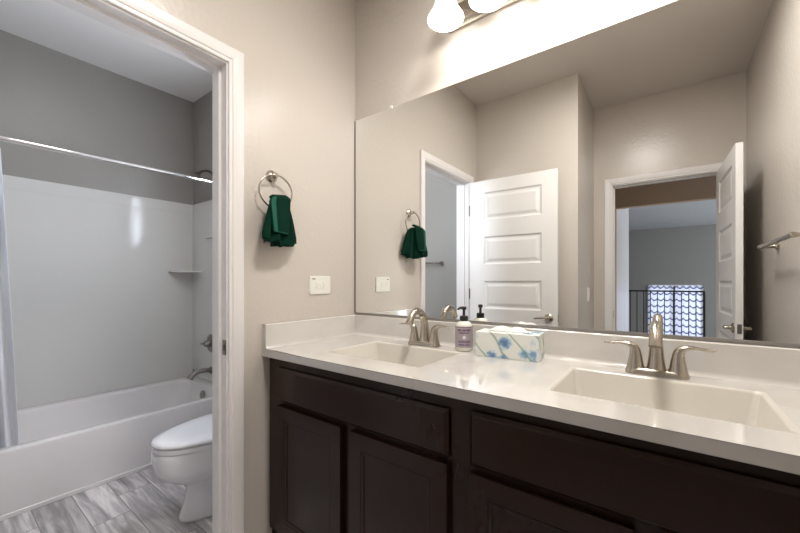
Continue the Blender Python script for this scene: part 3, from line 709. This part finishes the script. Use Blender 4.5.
# ------------------------------------------------------------------ vanity light
vl = empty('vanity_light', (.91, 0, 2.33)); tag(vl, 'nickel bar vanity light with glowing white bell shades above the mirror', 'vanity light')
LZ0, LZ1 = 2.300, 2.41
bm = NB()
pr_ = [(0, LZ0), (-.012, LZ0), (-.016, LZ0+.006), (-.016, LZ0+.014), (-.024, LZ0+.020), (-.024, LZ1-.020), (-.016, LZ1-.014), (-.016, LZ1-.006), (-.012, LZ1), (0, LZ1)]
loft(bm, [[(x, y-.0005, z) for y, z in pr_] for x in (.605, 1.275)]); obj('back_bar', bm, 'nickel', vl)
for i, x in enumerate((.655, .845, 1.035, 1.225)):
    ZR = 2.262; YL = -.135
    bm = lathe(NB(), [(.025, 0), (.022, .008), (.012, .012)], (x, -.0245, 2.358), (0, -1, 0), 20)
    p = smooth_path([(x, -.03, 2.358), (x, -.07, 2.376), (x, -.115, 2.420), (x, YL, 2.41)], 5); tube(bm, p, .007, 10)
    lathe(bm, [(.024, .0), (.026, .006), (.022, .03), (.010, .038)], (x, YL, 2.378), n=20); obj('shade_arm', bm, 'nickel', vl, smooth=True)
    pr2 = [(.022, .128), (.030, .120), (.037, .100), (.044, .070), (.055, .040), (.068, .018), (.0755, .006), (.0765, .0)]
    pin = [(r-.003, z) for r, z in reversed(pr2)]
    bm = lathe(NB(), pr2+pin, (x, YL, ZR), n=36, cap=(False, False)); obj('lamp_shade', bm, 'shade', vl, smooth=True)
    bm = lathe(NB(), [(.012, .105), (.014, .09), (.026, .065), (.030, .045), (.024, .025), (.008, .016)], (x, YL, ZR), n=20); obj('bulb', bm, 'bulb', vl, smooth=True)
    ld = bpy.data.lights.new('bulb_light', 'POINT'); ld.energy = BULB_W; ld.shadow_soft_size = .028; ld.color = (1, .955, .90)
    lo = bpy.data.objects.new('bulb_light', ld); C.objects.link(lo); lo.location = (x, YL, ZR+.006)

# ------------------------------------------------------------------ added fill discs at the ceiling, unseen
for x, y, lab in ((1.2, -.76, 'added unseen round fill light over the vanity room'), (-.70, -.95, 'added unseen round fill light in the bath room')):
    cl_ = empty('fill_light_disc', (x, y, ZC)); tag(cl_, lab, 'ceiling light')
    obj('fill_housing', lathe(NB(), [(.165, 0), (.165, -.025), (.155, -.034), (.150, -.030)], (x, y, ZC-.0005), n=40), 'trim', cl_, smooth=True)
    obj('fill_disc', lathe(NB(), [(.149, -.024), (.149, -.031), (.10, -.036), (.02, -.038)], (x, y, ZC-.0005), n=40), 'fill_disc', cl_, smooth=True)

# ------------------------------------------------------------------ towel ring and towel
RX, RY, RZ_ = .036, -.527, 1.628
tr = empty('towel_ring', (0, RY, RZ_)); tag(tr, 'nickel towel ring mounted on the wall between doorway and mirror', 'towel ring')
bm = lathe(NB(), [(.027, .0005), (.027, .005), (.021, .011), (.013, .015), (.010, .022), (.012, .030), (.012, .038), (.008, .042)], (0, RY, RZ_), (1, 0, 0), 28); obj('mount', bm, 'nickel', tr, smooth=True)
RC = (RX, RY, RZ_-.072)
pts = [(RX+.004*cos(a), RC[1]+.081*sin(a), RC[2]+.072*cos(a)) for a in [2*pi*k/48 for k in range(48)]]
obj('ring', tube(NB(), pts, .0038, 10, closed=True), 'nickel', tr, smooth='all')
tw = empty('hand_towel', (.06, RY, 1.49)); tag(tw, 'dark green hand towel folded through the wall towel ring', 'towel')
# fluted body gathered at the ring and fanning out downwards, turned a little off the wall
DX, DY = -.31, .95
bm = NB(); R = []
for k in range(30):
    t = k/29; hw = .046+.062*min(1, t*1.15)**.7; hd = .016+.014*t**.7
    if t < .12: hw *= .55+.45*(t/.12)**.5; hd *= .6+.4*(t/.12)
    ring = []
    for i in range(144):
        a = 2*pi*i/144; q_ = hw*cos(a)
        e_ = hd*sin(a)*(1+.0*t)+.0085*min(1, t*2.5)*sin(q_/hw*13+(.9 if sin(a) > 0 else 0))*abs(sin(a))**.5
        z = 1.522-.190*t-.016*t*t*(cos(a)*-.6)+.007*t*sin(q_/hw*11)-.012*t*t*sin(cos(a)*2.6+1)
        ring.append((.054+DX*q_-.3*0+DY*e_*1.0, -.520+DY*q_-DX*e_*-1.0*-1, z))
    R.append(ring)
loft(bm, R, True, True); obj('towel_body', bm, 'towel', tw, smooth='all')
def drape(name, m_, f, n1=14, n2=12, th=.007):
    bm = NB(); R = [[f(i/n1, j/n2) for i in range(n1+1)] for j in range(n2+1)]
    loft(bm, R, False, False, False); o = obj(name, bm, m_, tw, smooth='all'); md = o.modifiers.new('s', 'SOLIDIFY'); md.thickness = th; md.offset = 0
    md = o.modifiers.new('b', 'SUBSURF'); md.levels = 1; md.render_levels = 1
    return o
# smooth folded front flap over the ring, with a lighter woven border on its left and foot
def flap(u, v):
    z = 1.534-.166*v-.006*u*v+.006*max(0, u-.8)*5*max(0, v-.85)*6
    y0, y1 = -.598+.012*v+.016*max(0, 1-v*5), -.482-.020*v
    x = .082+.014*v+.004*sin(u*3.1)+.010*(.5-u)-.022*max(0, 1-v*8)**2
    return (x, y0+(y1-y0)*u, z+(.016*u-.006)*(1-v)-.012*max(0, abs(u-.5)-.36)/.14*max(0, 1-v*7))
drape('front_flap', 'towel', flap, 14, 22, .010)
drape('woven_border', 'towel2', lambda u, v: tuple(Vector(flap(.05+.21*u, .05+.91*v))+Vector((.0052, 0, 0))), 4, 20, .0024)
drape('hem_border', 'towel2', lambda u, v: tuple(Vector(flap(.05+.85*u, .955+.02*v))+Vector((.0052, 0, 0))), 8, 2, .0024)

# ------------------------------------------------------------------ outlet and switch
s = empty('wall_outlet', (0, -.253, 1.147)); tag(s, 'white sideways electrical outlet on the wall just above the side splash', 'outlet')
bm = loft(NB(), [[(h, y, z) for y, z in [(a, b_) for a, b_, _ in rrect(-.253-.066+i, -.253+.066-i, 1.147-.045+i, 1.147+.045-i, 0, .005)]] for h, i in ((.0005, 0), (.005, .0), (.0068, .003))]); obj('cover_plate', bm, 'plastic', s)
fc = obj('receptacle', box(.0068, .0088, -.253-.034, -.253+.034, 1.147-.017, 1.147+.017), 'plastic', s, bevel=.001)
for dy in (-.020, .020):
    for y0, y1, z0, z1 in ((-.006, -.003, .003, .011), (-.006, -.003, -.011, -.003), (.004, .008, -.002, .002)):
        obj('slot', box(.0088, .0091, -.253+dy+y0, -.253+dy+y1, 1.147+z0, 1.147+z1), 'slotg', fc)
obj('test_buttons', box(.0088, .0095, -.253-.004, -.253+.004, 1.147-.012, 1.147+.012), 'plastic', fc, bevel=.0005)
obj('printed_mark', box(.0069, .0072, -.253-.052, -.253-.033, 1.176, 1.181), 'slot', s)
s = empty('light_switch', (XJ, -2.03, 1.053)); tag(s, 'white light switch on the jog wall beside the entrance doorway', 'light switch')
bm = loft(NB(), [[(XJ+h, y, z) for y, z in [(a, b_) for a, b_, _ in rrect(-2.03-.036+i, -2.03+.036-i, 1.053-.06+i, 1.053+.06-i, 0, .004)]] for h, i in ((.0005, 0), (.005, .0), (.0065, .003))]); obj('cover_plate', bm, 'plastic', s)
obj('rocker', box(XJ+.0065, XJ+.010, -2.03-.016, -2.03+.016, 1.053-.033, 1.053+.033), 'plastic', s, bevel=.001)
